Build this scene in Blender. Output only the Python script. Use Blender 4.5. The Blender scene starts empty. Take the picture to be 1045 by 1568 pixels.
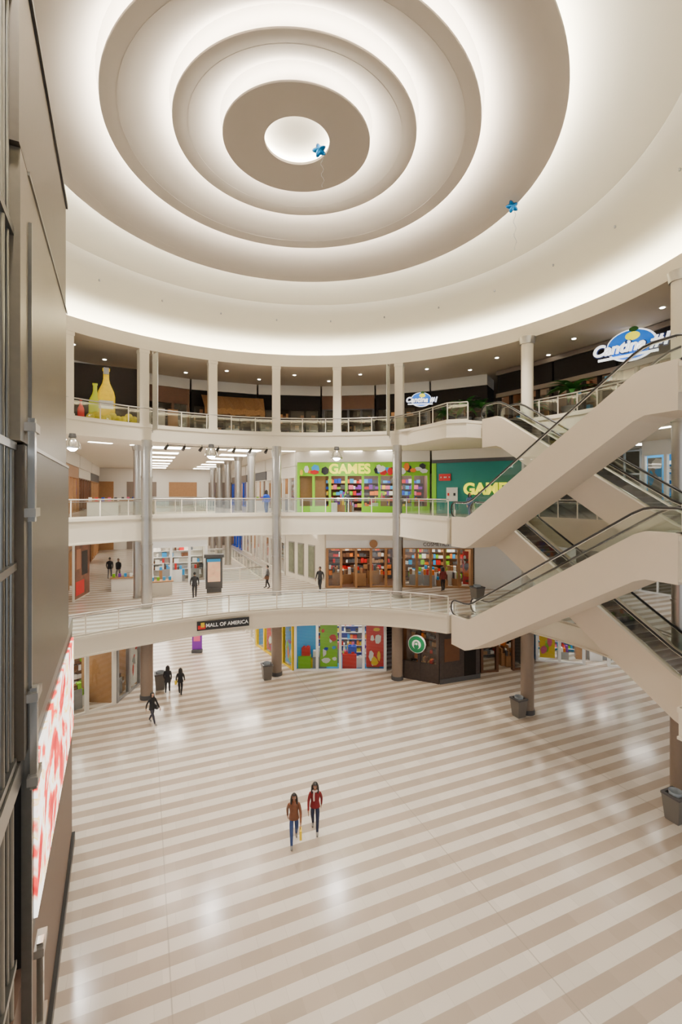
import bpy, bmesh, math, random
from mathutils import Vector, Matrix
random.seed(7)
sc = bpy.context.scene
pi = math.pi
# ------------------------------------------------------------------ materials
MATS = {}
def mat(name, col, rough=0.6, metal=0.0, emit=0.0, ecol=None, noise=0.0, nscale=8.0, spec=0.5, coat=0.0, bump=0.0):
    if name in MATS: return MATS[name]
    m = bpy.data.materials.new(name); m.use_nodes = True
    nt = m.node_tree; b = nt.nodes['Principled BSDF']
    b.inputs['Base Color'].default_value = (*col, 1)
    b.inputs['Roughness'].default_value = rough
    b.inputs['Metallic'].default_value = metal
    b.inputs['Specular IOR Level'].default_value = spec
    b.inputs['Coat Weight'].default_value = coat
    if emit > 0:
        b.inputs['Emission Color'].default_value = (*(ecol or col), 1)
        b.inputs['Emission Strength'].default_value = emit
    if noise > 0:
        tc = nt.nodes.new('ShaderNodeTexCoord'); n = nt.nodes.new('ShaderNodeTexNoise')
        n.inputs['Scale'].default_value = nscale; n.inputs['Detail'].default_value = 4
        nt.links.new(tc.outputs['Object'], n.inputs['Vector'])
        r = nt.nodes.new('ShaderNodeMapRange')
        r.inputs['To Min'].default_value = 1-noise; r.inputs['To Max'].default_value = 1+noise
        nt.links.new(n.outputs['Fac'], r.inputs['Value'])
        mx = nt.nodes.new('ShaderNodeVectorMath'); mx.operation = 'SCALE'
        mx.inputs[0].default_value = col
        nt.links.new(r.outputs[0], mx.inputs['Scale'])
        nt.links.new(mx.outputs[0], b.inputs['Base Color'])
        if bump > 0:
            bp = nt.nodes.new('ShaderNodeBump'); bp.inputs['Strength'].default_value = bump
            nt.links.new(n.outputs['Fac'], bp.inputs['Height']); nt.links.new(bp.outputs[0], b.inputs['Normal'])
    MATS[name] = m; return m

def glassmat(name, tint=(0.95,0.98,0.96), refl=0.12, alpha_col=0.95):
    m = bpy.data.materials.new(name); m.use_nodes = True
    nt = m.node_tree; nt.nodes.clear()
    out = nt.nodes.new('ShaderNodeOutputMaterial'); mix = nt.nodes.new('ShaderNodeMixShader')
    t = nt.nodes.new('ShaderNodeBsdfTransparent'); g = nt.nodes.new('ShaderNodeBsdfGlossy')
    t.inputs[0].default_value = (*[c*alpha_col for c in tint], 1); g.inputs['Roughness'].default_value = 0.03
    fr = nt.nodes.new('ShaderNodeFresnel'); fr.inputs[0].default_value = 1.45
    ad = nt.nodes.new('ShaderNodeMath'); ad.operation = 'MULTIPLY_ADD'; ad.inputs[1].default_value = 0.6; ad.inputs[2].default_value = refl*0.3
    nt.links.new(fr.outputs[0], ad.inputs[0]); nt.links.new(ad.outputs[0], mix.inputs[0])
    nt.links.new(t.outputs[0], mix.inputs[1]); nt.links.new(g.outputs[0], mix.inputs[2])
    nt.links.new(mix.outputs[0], out.inputs[0]); MATS[name] = m; return m

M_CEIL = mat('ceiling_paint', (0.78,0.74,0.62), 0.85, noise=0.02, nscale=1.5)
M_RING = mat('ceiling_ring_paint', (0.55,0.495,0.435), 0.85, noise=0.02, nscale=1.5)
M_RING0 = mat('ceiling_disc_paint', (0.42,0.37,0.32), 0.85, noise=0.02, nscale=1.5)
M_CREAM = mat('cream_paint', (0.76,0.69,0.56), 0.6, noise=0.02, nscale=2)
M_BEIGE = mat('truss_beige', (0.70,0.61,0.49), 0.5, noise=0.02, nscale=2)
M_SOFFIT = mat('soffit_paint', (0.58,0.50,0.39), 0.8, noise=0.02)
M_STEEL = mat('satin_steel', (0.42,0.40,0.37), 0.34, 0.85, noise=0.05, nscale=3)
M_CHROME = mat('chrome', (0.7,0.7,0.69), 0.18, 1.0)
M_TAN = mat('tan_column', (0.24,0.18,0.14), 0.4, noise=0.06)
M_BLACK = mat('black_rubber', (0.01,0.01,0.012), 0.4)
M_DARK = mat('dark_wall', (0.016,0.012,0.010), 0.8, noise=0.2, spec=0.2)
M_DGREY = mat('dark_grey', (0.07,0.07,0.075), 0.5)
M_STEP = mat('escalator_step', (0.03,0.03,0.034), 0.45, 0.5)
M_WHITE = mat('white_paint', (0.80,0.80,0.78), 0.5)
M_OFFW = mat('warm_white', (0.74,0.69,0.60), 0.6)
M_GREEN = mat('lime_green', (0.22,0.56,0.0), 0.45)
M_TEAL = mat('teal_wall', (0.0,0.20,0.18), 0.5, noise=0.05)
M_YEL = mat('sign_yellow', (0.95,0.85,0.0), 0.4, emit=1.1)
M_RED = mat('red', (0.60,0.005,0.005), 0.45)
M_BLUE = mat('blue', (0.0,0.05,0.50), 0.45)
M_LBLUE = mat('light_blue', (0.02,0.33,0.75), 0.45)
M_ORANGE = mat('orange', (0.8,0.18,0.0), 0.45)
M_PINK = mat('pink', (0.75,0.12,0.25), 0.5)
M_YELLOW = mat('yellow', (0.8,0.55,0.0), 0.45)
M_PURPLE = mat('purple', (0.18,0.02,0.35), 0.5)
M_BROWN = mat('wood_brown', (0.12,0.045,0.015), 0.5, noise=0.2, nscale=5)
M_WOOD = mat('wood_light', (0.36,0.18,0.07), 0.5, noise=0.15, nscale=5)
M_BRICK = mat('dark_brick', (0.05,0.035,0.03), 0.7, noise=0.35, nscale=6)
M_GRAY = mat('mid_grey', (0.3,0.3,0.3), 0.5)
M_TAUPE = mat('taupe_band', (0.20,0.155,0.12), 0.6)
M_LEAF = mat('leaf', (0.02,0.13,0.015), 0.5, noise=0.3, nscale=10)
M_STARB = mat('logo_green', (0.0,0.22,0.08), 0.4)
M_THATCH = mat('thatch', (0.24,0.12,0.045), 0.9, noise=0.5, nscale=14, bump=0.8)
M_GLASS = glassmat('glass_clear')
M_GLASSG = glassmat('glass_rail', (0.90,0.97,0.93), 0.35, 0.92)
M_GLASSD = glassmat('glass_grey', (0.6,0.62,0.6), 0.3, 0.7)
M_COVE = mat('cove_lamp', (1,0.94,0.84), 0.5, emit=100, ecol=(1,0.93,0.80))
M_COVE2 = mat('cove_lamp_outer', (1,0.96,0.83), 0.5, emit=120, ecol=(1,0.95,0.77))
M_DISC = mat('cove_lamp_disc', (1,0.94,0.84), 0.5, emit=50, ecol=(1,0.94,0.84))
M_PANEL = mat('light_panel', (1,0.98,0.95), 0.5, emit=15, ecol=(1,0.94,0.84))
M_SHOPL = mat('shop_light', (1,0.98,0.94), 0.5, emit=13, ecol=(1,0.92,0.80))
M_DIM = mat('dim_light', (1,0.85,0.6), 0.5, emit=5, ecol=(1,0.78,0.5))
M_DOWN = mat('downlight', (1,0.95,0.85), 0.5, emit=30, ecol=(1,0.9,0.72))
M_BULB = mat('lamp_bulb', (1,0.97,0.92), 0.5, emit=320, ecol=(1,0.97,0.92))
GOODS = [M_RED,M_BLUE,M_LBLUE,M_ORANGE,M_YELLOW,M_GREEN,M_PINK,M_WHITE,M_DGREY,M_PURPLE]
GOODSW = [M_BROWN,M_WOOD,M_DGREY,M_WOOD,M_ORANGE,M_WHITE,M_RED]
GOODSN = [M_WHITE,M_BROWN,M_GRAY,M_RED,M_OFFW,M_DGREY,M_LBLUE]

# ------------------------------------------------------------------ mesh builder
class MB:
    def __init__(s, name): s.name=name; s.v=[]; s.f=[]; s.mi=[]; s.sm=[]; s.mats=[]
    def midx(s, m):
        if m not in s.mats: s.mats.append(m)
        return s.mats.index(m)
    def add(s, vs, fs, m, smooth=False):
        o=len(s.v); s.v.extend([tuple(v) for v in vs]); k=s.midx(m)
        for f in fs:
            s.f.append([o+i for i in f]); s.mi.append(k); s.sm.append(smooth)
    def obox(s, O, U, N, u0,u1,v0,v1,z0,z1, m):
        def P(u,v,z): return (O[0]+U[0]*u+N[0]*v, O[1]+U[1]*u+N[1]*v, z)
        vs=[P(u,v,z) for z in (z0,z1) for v in (v0,v1) for u in (u0,u1)]
        s.add(vs, [(0,2,3,1),(4,5,7,6),(0,1,5,4),(2,6,7,3),(0,4,6,2),(1,3,7,5)], m)
    def box(s, c, d, m, rot=0.0):
        U=(math.cos(rot),math.sin(rot)); N=(-math.sin(rot),math.cos(rot))
        s.obox((c[0],c[1]),U,N,-d[0]/2,d[0]/2,-d[1]/2,d[1]/2,c[2]-d[2]/2,c[2]+d[2]/2,m)
    def cyl(s, p0, p1, r0, r1, m, n=16, caps=True, smooth=True):
        p0=Vector(p0); p1=Vector(p1); ax=(p1-p0).normalized()
        a=Vector((1,0,0)) if abs(ax.x)<0.9 else Vector((0,1,0))
        e1=ax.cross(a).normalized(); e2=ax.cross(e1)
        vs=[]
        for p,r in ((p0,r0),(p1,r1)):
            for i in range(n):
                t=2*pi*i/n; vs.append(p+e1*(r*math.cos(t))+e2*(r*math.sin(t)))
        fs=[(i,(i+1)%n,n+(i+1)%n,n+i) for i in range(n)]
        s.add(vs,fs,m,smooth)
        if caps: s.add(vs,[tuple(range(n)),tuple(range(2*n-1,n-1,-1))],m)
    def tube(s, pts, r, m, n=8, caps=True):
        pts=[Vector(p) for p in pts]; vs=[]; L=len(pts)
        for k,p in enumerate(pts):
            d=(pts[min(k+1,L-1)]-pts[max(k-1,0)]).normalized()
            a=Vector((0,0,1)) if abs(d.z)<0.95 else Vector((1,0,0))
            e1=d.cross(a).normalized(); e2=d.cross(e1)
            for i in range(n):
                t=2*pi*i/n; vs.append(p+e1*(r*math.cos(t))+e2*(r*math.sin(t)))
        fs=[(k*n+i,k*n+(i+1)%n,(k+1)*n+(i+1)%n,(k+1)*n+i) for k in range(L-1) for i in range(n)]
        s.add(vs,fs,m,True)
        if caps: s.add(vs,[tuple(range(n)),tuple(range(L*n-1,(L-1)*n-1,-1))],m)
    def revolve(s, prof, c, m, n=32, a0=0, a1=360, smooth=True, sx=1.0, sy=1.0):
        full = abs(a1-a0)>=359.9; cnt = n if full else n+1; vs=[]
        for i in range(cnt):
            a=math.radians(a0+(a1-a0)*i/n)
            for r,z in prof: vs.append((c[0]+sx*r*math.sin(a), c[1]+sy*r*math.cos(a), z))
        K=len(prof); fs=[]
        for i in range(n):
            j=(i+1)%cnt
            for k in range(K-1): fs.append((i*K+k,i*K+k+1,j*K+k+1,j*K+k))
        s.add(vs,fs,m,smooth)
    def sphere(s, c, r, m, nu=16, nv=10, fn=None, keep=None):
        vs=[];fs=[]
        for j in range(nv+1):
            ph=pi*j/nv
            for i in range(nu):
                th=2*pi*i/nu
                x,y,z=math.sin(ph)*math.cos(th),math.sin(ph)*math.sin(th),math.cos(ph)
                if fn: x,y,z=fn(x,y,z)
                vs.append((c[0]+x*r[0],c[1]+y*r[1],c[2]+z*r[2]))
        for j in range(nv):
            for i in range(nu):
                f=(j*nu+i,(j+1)*nu+i,(j+1)*nu+(i+1)%nu,j*nu+(i+1)%nu)
                if keep:
                    cx=[sum(vs[q][k] for q in f)/4-c[k] for k in range(3)]
                    if not keep(*cx): continue
                fs.append(f)
        s.add(vs,fs,m,True)
    def poly(s, pts, m): s.add(pts,[tuple(range(len(pts)))],m)
    def build(s, loc=(0,0,0), rotz=0.0, parent=None, scale=1.0):
        me=bpy.data.meshes.new(s.name); me.from_pydata(s.v,[],s.f)
        for m in s.mats: me.materials.append(m)
        me.polygons.foreach_set('material_index', s.mi)
        me.polygons.foreach_set('use_smooth', s.sm)
        me.validate(); me.update()
        ob=bpy.data.objects.new(s.name, me); sc.collection.objects.link(ob)
        ob.location=loc; ob.rotation_euler=(0,0,rotz); ob.scale=(scale,)*3
        if parent: ob.parent=parent
        return ob
def empty(name, loc=(0,0,0)):
    e=bpy.data.objects.new(name,None); e.location=loc; sc.collection.objects.link(e); return e
def text(name, body, loc, size, m, ang, parent, extrude=0.04, offset=0.0, shear=0.0, spacing=1.0):
    cu=bpy.data.curves.new(name,'FONT'); cu.body=body; cu.size=size; cu.extrude=extrude; cu.offset=offset; cu.shear=shear
    cu.align_x='CENTER'; cu.align_y='CENTER'; cu.space_character=spacing
    cu.materials.append(m)
    o=bpy.data.objects.new(name,cu); sc.collection.objects.link(o)
    o.location=loc; o.rotation_euler=(pi/2,0,ang); o.parent=parent; return o

# ------------------------------------------------------------------ layout
CX,CY=-1.63,17.5
R=15.4
L2,L3,L4=5.5,11.0,16.6
G=Vector((-0.387,0.922)); H=Vector((0.922,0.387))
def ring(a,r=R): a=math.radians(a); return (CX+r*math.sin(a), CY+r*math.cos(a))
def arc(a0,a1,st=2.0,r=R):
    n=max(1,int(abs(a1-a0)/st)); return [ring(a0+(a1-a0)*i/n,r) for i in range(n+1)]
S0=Vector((6.2,26.4)); D0=Vector((0.374,-0.927)).normalized(); N0=Vector((0.927,0.374)).normalized()

# ------------------------------------------------------------------ floor
fm=bpy.data.materials.new('striped_stone_floor'); fm.use_nodes=True
nt=fm.node_tree; b=nt.nodes['Principled BSDF']
tc=nt.nodes.new('ShaderNodeTexCoord')
mp=nt.nodes.new('ShaderNodeMapping'); mp.vector_type='POINT'
mp.inputs['Rotation'].default_value=(0,0,-math.atan2(H.y,H.x))
nt.links.new(tc.outputs['Object'],mp.inputs['Vector'])
sx=nt.nodes.new('ShaderNodeSeparateXYZ'); nt.links.new(mp.outputs[0],sx.inputs[0])
def mth(op,a,bv=None,c=None):
    n=nt.nodes.new('ShaderNodeMath'); n.operation=op
    if hasattr(a,'links'): nt.links.new(a,n.inputs[0])
    else: n.inputs[0].default_value=a
    if bv is not None:
        if hasattr(bv,'links'): nt.links.new(bv,n.inputs[1])
        else: n.inputs[1].default_value=bv
    return n.outputs[0]
PER=0.82
v=mth('DIVIDE',sx.outputs[1],PER); fr=mth('FRACT',v); st=mth('LESS_THAN',fr,0.5)
row=mth('FLOOR',mth('MULTIPLY',v,2.0)); offx=mth('MULTIPLY',row,0.37)
uu=mth('ADD',mth('DIVIDE',sx.outputs[0],0.82),offx); fu=mth('FRACT',uu)
j1=mth('LESS_THAN',fu,0.012); fv=mth('FRACT',mth('MULTIPLY',v,2.0)); j2=mth('LESS_THAN',fv,0.02)
fe=mth('FRACT',mth('DIVIDE',mth('SUBTRACT',sx.outputs[0],0.61),9.04)); j3=mth('LESS_THAN',fe,0.004)
j=mth('MAXIMUM',mth('MULTIPLY',mth('MAXIMUM',j1,j2),0.3),mth('MULTIPLY',j3,0.6))
wn=nt.nodes.new('ShaderNodeTexWhiteNoise'); wn.noise_dimensions='2D'
cmb=nt.nodes.new('ShaderNodeCombineXYZ'); nt.links.new(mth('FLOOR',uu),cmb.inputs[0]); nt.links.new(row,cmb.inputs[1])
nt.links.new(cmb.outputs[0],wn.inputs['Vector'])
mix=nt.nodes.new('ShaderNodeMix'); mix.data_type='RGBA'
mix.inputs['A'].default_value=(0.69,0.63,0.56,1); mix.inputs['B'].default_value=(0.42,0.345,0.28,1)
nt.links.new(st,mix.inputs['Factor'])
hsv=nt.nodes.new('ShaderNodeHueSaturation'); nt.links.new(mix.outputs['Result'],hsv.inputs['Color'])
mr=nt.nodes.new('ShaderNodeMapRange'); mr.inputs['To Min'].default_value=0.94; mr.inputs['To Max'].default_value=1.05
nt.links.new(wn.outputs['Value'],mr.inputs['Value']); nt.links.new(mr.outputs[0],hsv.inputs['Value'])
mx2=nt.nodes.new('ShaderNodeMix'); mx2.data_type='RGBA'; mx2.inputs['B'].default_value=(0.3,0.26,0.22,1)
nt.links.new(hsv.outputs[0],mx2.inputs['A']); nt.links.new(j,mx2.inputs['Factor'])
nt.links.new(mx2.outputs['Result'],b.inputs['Base Color'])
b.inputs['Roughness'].default_value=0.17; b.inputs['Specular IOR Level'].default_value=0.6
M_TILE=fm
o=MB('floor'); o.add([(-75,-12,0),(70,-12,0),(70,90,0),(-75,90,0),(-75,-12,-0.3),(70,-12,-0.3),(70,90,-0.3),(-75,90,-0.3)],
    [(0,1,2,3),(7,6,5,4),(0,4,5,1),(1,5,6,2),(2,6,7,3),(3,7,4,0)],fm); o.build()

# ------------------------------------------------------------------ rotunda ceiling
c=(CX,CY)
radii=[1.2,2.69,4.38,6.57,9.12]; lips=[25.52,25.38,25.38,25.0,24.42]
o=MB('ceiling')
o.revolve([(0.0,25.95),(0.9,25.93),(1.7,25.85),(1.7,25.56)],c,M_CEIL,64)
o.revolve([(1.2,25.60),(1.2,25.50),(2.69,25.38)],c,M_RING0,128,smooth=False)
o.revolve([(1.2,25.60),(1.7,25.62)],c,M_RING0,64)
for k in range(1,5):
    rr=radii[k]; lz=lips[k]
    if k>1:
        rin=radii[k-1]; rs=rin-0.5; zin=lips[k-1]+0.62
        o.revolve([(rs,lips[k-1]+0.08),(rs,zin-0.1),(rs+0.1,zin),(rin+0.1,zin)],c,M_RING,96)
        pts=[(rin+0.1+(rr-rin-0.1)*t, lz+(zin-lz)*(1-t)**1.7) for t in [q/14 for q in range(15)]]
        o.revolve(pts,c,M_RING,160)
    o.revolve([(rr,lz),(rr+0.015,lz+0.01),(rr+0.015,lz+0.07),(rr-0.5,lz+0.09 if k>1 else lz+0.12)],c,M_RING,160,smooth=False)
rs=radii[4]-0.5
o.revolve([(rs,lips[4]+0.08),(rs,lips[4]+0.6),(rs+0.1,lips[4]+0.7)],c,M_CEIL,96)
dome=[(rs+0.1,lips[4]+0.7),(10.2,24.9),(11.4,24.62),(12.3,24.38)]
o.revolve(dome,c,M_CEIL,160)
o.revolve([(12.3,24.38),(12.32,24.35),(13.2,24.03),(14.2,23.62),(15.3,23.0),(16.0,22.45),(16.35,21.9),(16.4,21.5)],c,M_CEIL,160)
o.revolve([(16.4,21.5),(15.6,21.5),(15.6,22.12),(15.42,22.12),(15.42,21.3)],c,M_CREAM,160,smooth=False)
o.revolve([(15.42,21.3),(22,21.3),(60,21.3)],c,M_SOFFIT,120)
o.build()
o=MB('cove_light')
o.revolve([(1.3,25.67),(1.55,25.72)],c,M_DISC,64)
for k in (1,2,3,4):
    rr=radii[k]; lz=lips[k]+0.10
    o.revolve([(rr-0.40,lz+0.13),(rr-0.26,lz+0.01)],c,M_COVE,96)
o.revolve([(15.72,21.56),(15.95,21.72)],c,M_COVE2,128)
o.build()
o=MB('dome_spotlight')
for i in range(24):
    x,y=ring(i*15+4,13.6); o.cyl((x,y,23.78),(x,y,24.0),0.045,0.045,M_GRAY,10)
o.build()

# ------------------------------------------------------------------ slabs
def slab(name, path, zt, th):
    o=MB(name); n=len(path); out=[]
    for p in path:
        d=Vector((p[0]-CX,p[1]-CY)).normalized(); out.append((CX+d.x*60,CY+d.y*60))
    vs=[(p[0],p[1],zt) for p in path]+[(p[0],p[1],zt) for p in out]
    o.add(vs,[(i,n+i,n+i+1,i+1) for i in range(n-1)],M_TILE)
    vs=[(p[0],p[1],zt-th) for p in path]+[(p[0],p[1],zt-th) for p in out]
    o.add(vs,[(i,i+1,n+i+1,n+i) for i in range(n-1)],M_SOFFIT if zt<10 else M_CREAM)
    vs=[(p[0],p[1],zt) for p in path]+[(p[0],p[1],zt-th) for p in path]
    o.add(vs,[(i,i+1,n+i+1,n+i) for i in range(n-1)],M_CREAM)
    pi_=[]
    for p in path:
        d=Vector((p[0]-CX,p[1]-CY)).normalized(); pi_.append((p[0]-d.x*0.05,p[1]-d.y*0.05))
    for z0,z1 in ((zt-0.10,zt+0.06),(zt-th-0.01,zt-th+0.08)):
        vs=[(p[0],p[1],z1) for p in pi_]+[(p[0],p[1],z0) for p in pi_]+[(p[0],p[1],z1) for p in path]+[(p[0],p[1],z0) for p in path]
        o.add(vs,[(i,i+1,n+i+1,n+i) for i in range(n-1)]+[(2*n+i,2*n+i+1,i+1,i) for i in range(n-1)]+[(n+i,n+i+1,3*n+i+1,3*n+i) for i in range(n-1)],M_CREAM)
    return o.build()
def cat(P,n=8):
    out=[]
    for i in range(1,len(P)-2):
        a,b_,c_,d=[Vector(P[i+k]) for k in (-1,0,1,2)]
        for q in range(n):
            t=q/n
            out.append(tuple(0.5*((2*b_)+(c_-a)*t+(2*a-5*b_+4*c_-d)*t*t+(3*b_-a-3*c_+d)*t*t*t)))
    out.append(tuple(P[-2])); return out
LAND_L=[(6.0,26.55),(10.35,28.3)]
LAND_R=[ (13.75,16.3),(10.85,15.1),(11.8,12.6),(12.6,11.4)]
path3=arc(-112,20)+LAND_L+arc(51,93)+LAND_R+arc(118,128)
path4=arc(-112,20)+[(4.4,31.3),(6.1,27.2),(7.2,26.9),(8.1,27.35),(10.35,28.3)]+arc(51,93)+LAND_R+arc(118,128)
p2=cat([(-18,12),(-16.6,16),(-14.9,19.8),(-12.8,22.4),(-8.05,26.1),(-3.8,27.85),(0,28.35),(3.3,27.85),(6.0,26.55),(8,25)])
path2=p2+[LAND_L[1]]+arc(51,93)+LAND_R+arc(118,128)
slab('balcony_slab',path2,L2,0.95); slab('balcony_slab',path3,L3,1.4); slab('balcony_slab',path4,L4,0.92)

# ------------------------------------------------------------------ railings
def resample(path, step):
    out=[Vector(path[0])]; acc=0
    for i in range(len(path)-1):
        a=Vector(path[i]); b_=Vector(path[i+1]); L=(b_-a).length
        if L<1e-6: continue
        if L>step:
            n=max(1,round(L/step))
            for q in range(1,n+1): out.append(a+(b_-a)*q/n)
            acc=0
        else:
            acc+=L
            if acc>=step*0.75 or i==len(path)-2: out.append(b_); acc=0
    return out
def railing(path, z, step=1.5, off=0.12):
    o=MB('glass_railing'); P=[]
    for p in path:
        d=Vector((p[0]-CX,p[1]-CY)).normalized(); P.append((p[0]+d.x*off,p[1]+d.y*off))
    pts=resample(P,step)
    for i in range(len(pts)-1):
        a=pts[i]; b_=pts[i+1]; U=(b_-a); L=U.length; U/=L; N=Vector((-U.y,U.x))
        q0=a+U*0.05; q1=b_-U*0.05
        o.add([(q0.x,q0.y,z+0.16),(q1.x,q1.y,z+0.16),(q1.x,q1.y,z+0.98),(q0.x,q0.y,z+0.98)],[(0,1,2,3)],M_GLASSG)
        o.obox(a,U,N,0,L,-0.03,0.03,z+0.0,z+0.14,M_CREAM)
        o.obox(a,U,N,0.04,L-0.04,-0.015,0.015,z+0.95,z+0.99,M_STEEL)
    for p in pts:
        o.cyl((p.x,p.y,z),(p.x,p.y,z+1.08),0.035,0.035,M_CREAM,8)
    o.tube([(p.x,p.y,z+1.10) for p in pts],0.045,M_STEEL,8)
    return o.build()
railing(p2,L2,1.5)
railing(arc(-112,20)+[LAND_L[0]],L3)
railing(arc(-112,20)+[(4.4,31.3),(6.1,27.2),(7.2,26.9)],L4)
for z in (L2,L3,L4):
    railing(arc(51,93,4)+[LAND_R[0]],z)
    railing(LAND_R[1:],z)
for z,o0,ln,wd in ((L2,(-9.6,36.2),14,3.6),(L3,(-13.3,33.5),16,4.2)):
    a=Vector(o0); railing([tuple(q) for q in (a,a+H*wd,a+H*wd+G*ln,a+G*ln,a)],z,1.6,0)

# ------------------------------------------------------------------ columns and posts
for a in (-42.5,-10.7,21,53,85):
    x,y=ring(a,15.1 if a<30 else 15.3)
    o=MB('round_column')
    o.cyl((x,y,0),(x,y,4.56),0.36,0.36,M_TAN,32)
    o.cyl((x,y,0),(x,y,0.25),0.40,0.40,M_DGREY,32)
    o.cyl((x,y,L2-0.0),(x,y,L3-1.4 if a>30 else L4-0.9),0.31,0.31,M_STEEL,32)
    if a>30:
        o.cyl((x,y,L3),(x,y,L4-0.92),0.31,0.31,M_STEEL,32); o.cyl((x,y,L4),(x,y,21.3),0.33,0.33,M_CREAM,32)
        o.cyl((x,y,20.9),(x,y,21.3),0.40,0.46,M_STEEL,32)
    for z in (L2,L2+2.6,9.3,L3+0.02,L3+2.4,15.3):
        o.cyl((x,y,z),(x,y,z+0.10),0.345,0.345,M_STEEL,32)
    o.build()
for a in (-74.5,-58.5,-42.5,-26.5,-10.7,5.0,21.0):
    x,y=ring(a,15.72); o=MB('square_post')
    r=-math.radians(a)
    o.box((x,y,(L4+21.3)/2),(0.56,0.5,21.3-L4),M_CREAM,r)
    o.box((x,y,L4+0.12),(0.62,0.56,0.24),M_CREAM,r); o.box((x,y,21.2),(0.62,0.56,0.2),M_CREAM,r)
    o.build()
for a in (-41.0,18.9):
    o=MB('hanging_banner'); x,y=ring(a,15.2); x2,y2=ring(a,14.4)
    U=(Vector((x2-x,y2-y))).normalized(); N=Vector((-U.y,U.x))
    o.obox((x,y),U,N,0,0.85,-0.02,0.02,L4-0.25,21.0,mat('banner_cloth',(0.45,0.43,0.37),0.7,noise=0.3,nscale=14))
    o.cyl((x,y,L4-0.4),(x,y,21.2),0.03,0.03,M_STEEL,8)
    for z in (L4-0.25,21.0): o.tube([(x-U.x*0.3,y-U.y*0.3,z),(x2,y2,z)],0.025,M_STEEL,8)
    o.build()

# ------------------------------------------------------------------ escalators
def escalator(off,w,zl,zr):
    o=MB('escalator'); T=12.25; t1,t2=1.35,11.0
    def zf(t):
        if t<=t1: return zl
        if t>=t2: return zr
        return zl+(zr-zl)*(t-t1)/(t2-t1)
    def P(t,s,z): q=S0+D0*t+N0*(off+s); return (q.x,q.y,z)
    bt=[0,t1-0.15,t1+0.25,t2-0.25,t2+0.15,T]
    def strip(s0,s1,top,bot,m,br=bt):
        vs=[]
        for t in br: vs+= [P(t,s0,zf(t)+top),P(t,s1,zf(t)+top),P(t,s1,zf(t)+bot),P(t,s0,zf(t)+bot)]
        fs=[]
        for i in range(len(br)-1):
            a=i*4; b_=a+4
            for k in range(4): fs.append((a+k,a+(k+1)%4,b_+(k+1)%4,b_+k))
        e=(len(br)-1)*4; fs+=[(3,2,1,0),(e,e+1,e+2,e+3)]
        o.add(vs,fs,m)
    strip(0.0,w,-0.30,-1.5,M_BEIGE)
    strip(0.0,0.30,0.14,-0.31,M_BEIGE); strip(w-0.30,w,0.14,-0.31,M_BEIGE)
    strip(0.30,0.34,0.15,-0.2,M_CHROME); strip(w-0.34,w-0.30,0.15,-0.2,M_CHROME)
    n=int((t2-t1)/0.40); dt=(t2-t1)/n; sgn=1 if zr>zl else -1
    for i in range(n):
        ta=t1+i*dt; tb=ta+dt; zt=(zf(ta)+zf(tb))/2
        vs=[P(t,s,z) for z in (zt-0.28,zt) for t in (ta,tb) for s in (0.34,w-0.34)]
        o.add(vs,[(0,1,3,2),(4,6,7,5),(0,4,5,1),(2,3,7,6),(0,2,6,4),(1,5,7,3)],M_STEP)
        for s in [0.34+(w-0.68)*q/10 for q in range(1,10)]:
            e=P(ta,s,zt+0.004); f=P(tb,s,zt+0.004); e2=P(ta,s+0.015,zt+0.004); f2=P(tb,s+0.015,zt+0.004)
            o.add([e,f,f2,e2],[(0,1,2,3)],M_DGREY)
        ed=ta if sgn>0 else tb
        o.add([P(ed-0.015,0.34,zt+0.006),P(ed-0.015,w-0.34,zt+0.006),P(ed+0.015,w-0.34,zt+0.006),P(ed+0.015,0.34,zt+0.006)],[(0,1,2,3)],M_GRAY)
    for ta,tb in ((0,t1),(t2,T)):
        o.add([P(ta,0.34,zf(ta)),P(ta,w-0.34,zf(ta)),P(tb,w-0.34,zf(tb)),P(tb,0.34,zf(tb))],[(0,1,2,3)],M_STEEL)
    rt=[0.15,t1-0.35,t1,t1+0.4]+[t1+0.4+(t2-t1-0.8)*q/8 for q in range(1,8)]+[t2-0.4,t2,t2+0.35,T-0.15]
    def zs(t): return (zf(t-0.3)+zf(t)+zf(t+0.3))/3
    for s in (0.17,w-0.17):
        for i in range(len(rt)-1):
            a,b_=rt[i],rt[i+1]
            o.add([P(a,s,zs(a)+0.13),P(b_,s,zs(b_)+0.13),P(b_,s,zs(b_)+0.93),P(a,s,zs(a)+0.93)],[(0,1,2,3)],M_GLASSG)
        for te,dr,z in ((rt[0],-1,zl),(rt[-1],1,zr)):
            pts=[P(te,s,z+0.13)]+[P(te+dr*0.4*math.cos(q),s,z+0.53+0.4*math.sin(q)) for q in [(-pi/2)+pi*k/8 for k in range(9)]]
            o.poly(pts,M_GLASSG)
        path=[P(rt[0]-0.42*math.cos(q),s,zl+0.54+0.42*math.sin(q)) for q in [(-pi/2)+pi*k/8 for k in range(8)]]
        path+=[P(t,s,zs(t)+0.96) for t in rt]
        path+=[P(rt[-1]+0.42*math.cos(q),s,zr+0.54+0.42*math.sin(q)) for q in [(pi/2)-pi*k/8 for k in range(1,9)]]
        o.tube(path,0.045,M_BLACK,8)
        o.tube([(p[0],p[1],p[2]-0.06) for p in path[8:-8]],0.022,M_CHROME,6)
    o.build()
W=1.7
escalator(0.0,W,L3,L4)
escalator(0.0,W,L2,L3)
escalator(2.12,W,L4,L3)
escalator(2.12,W,L3,L2)

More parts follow.
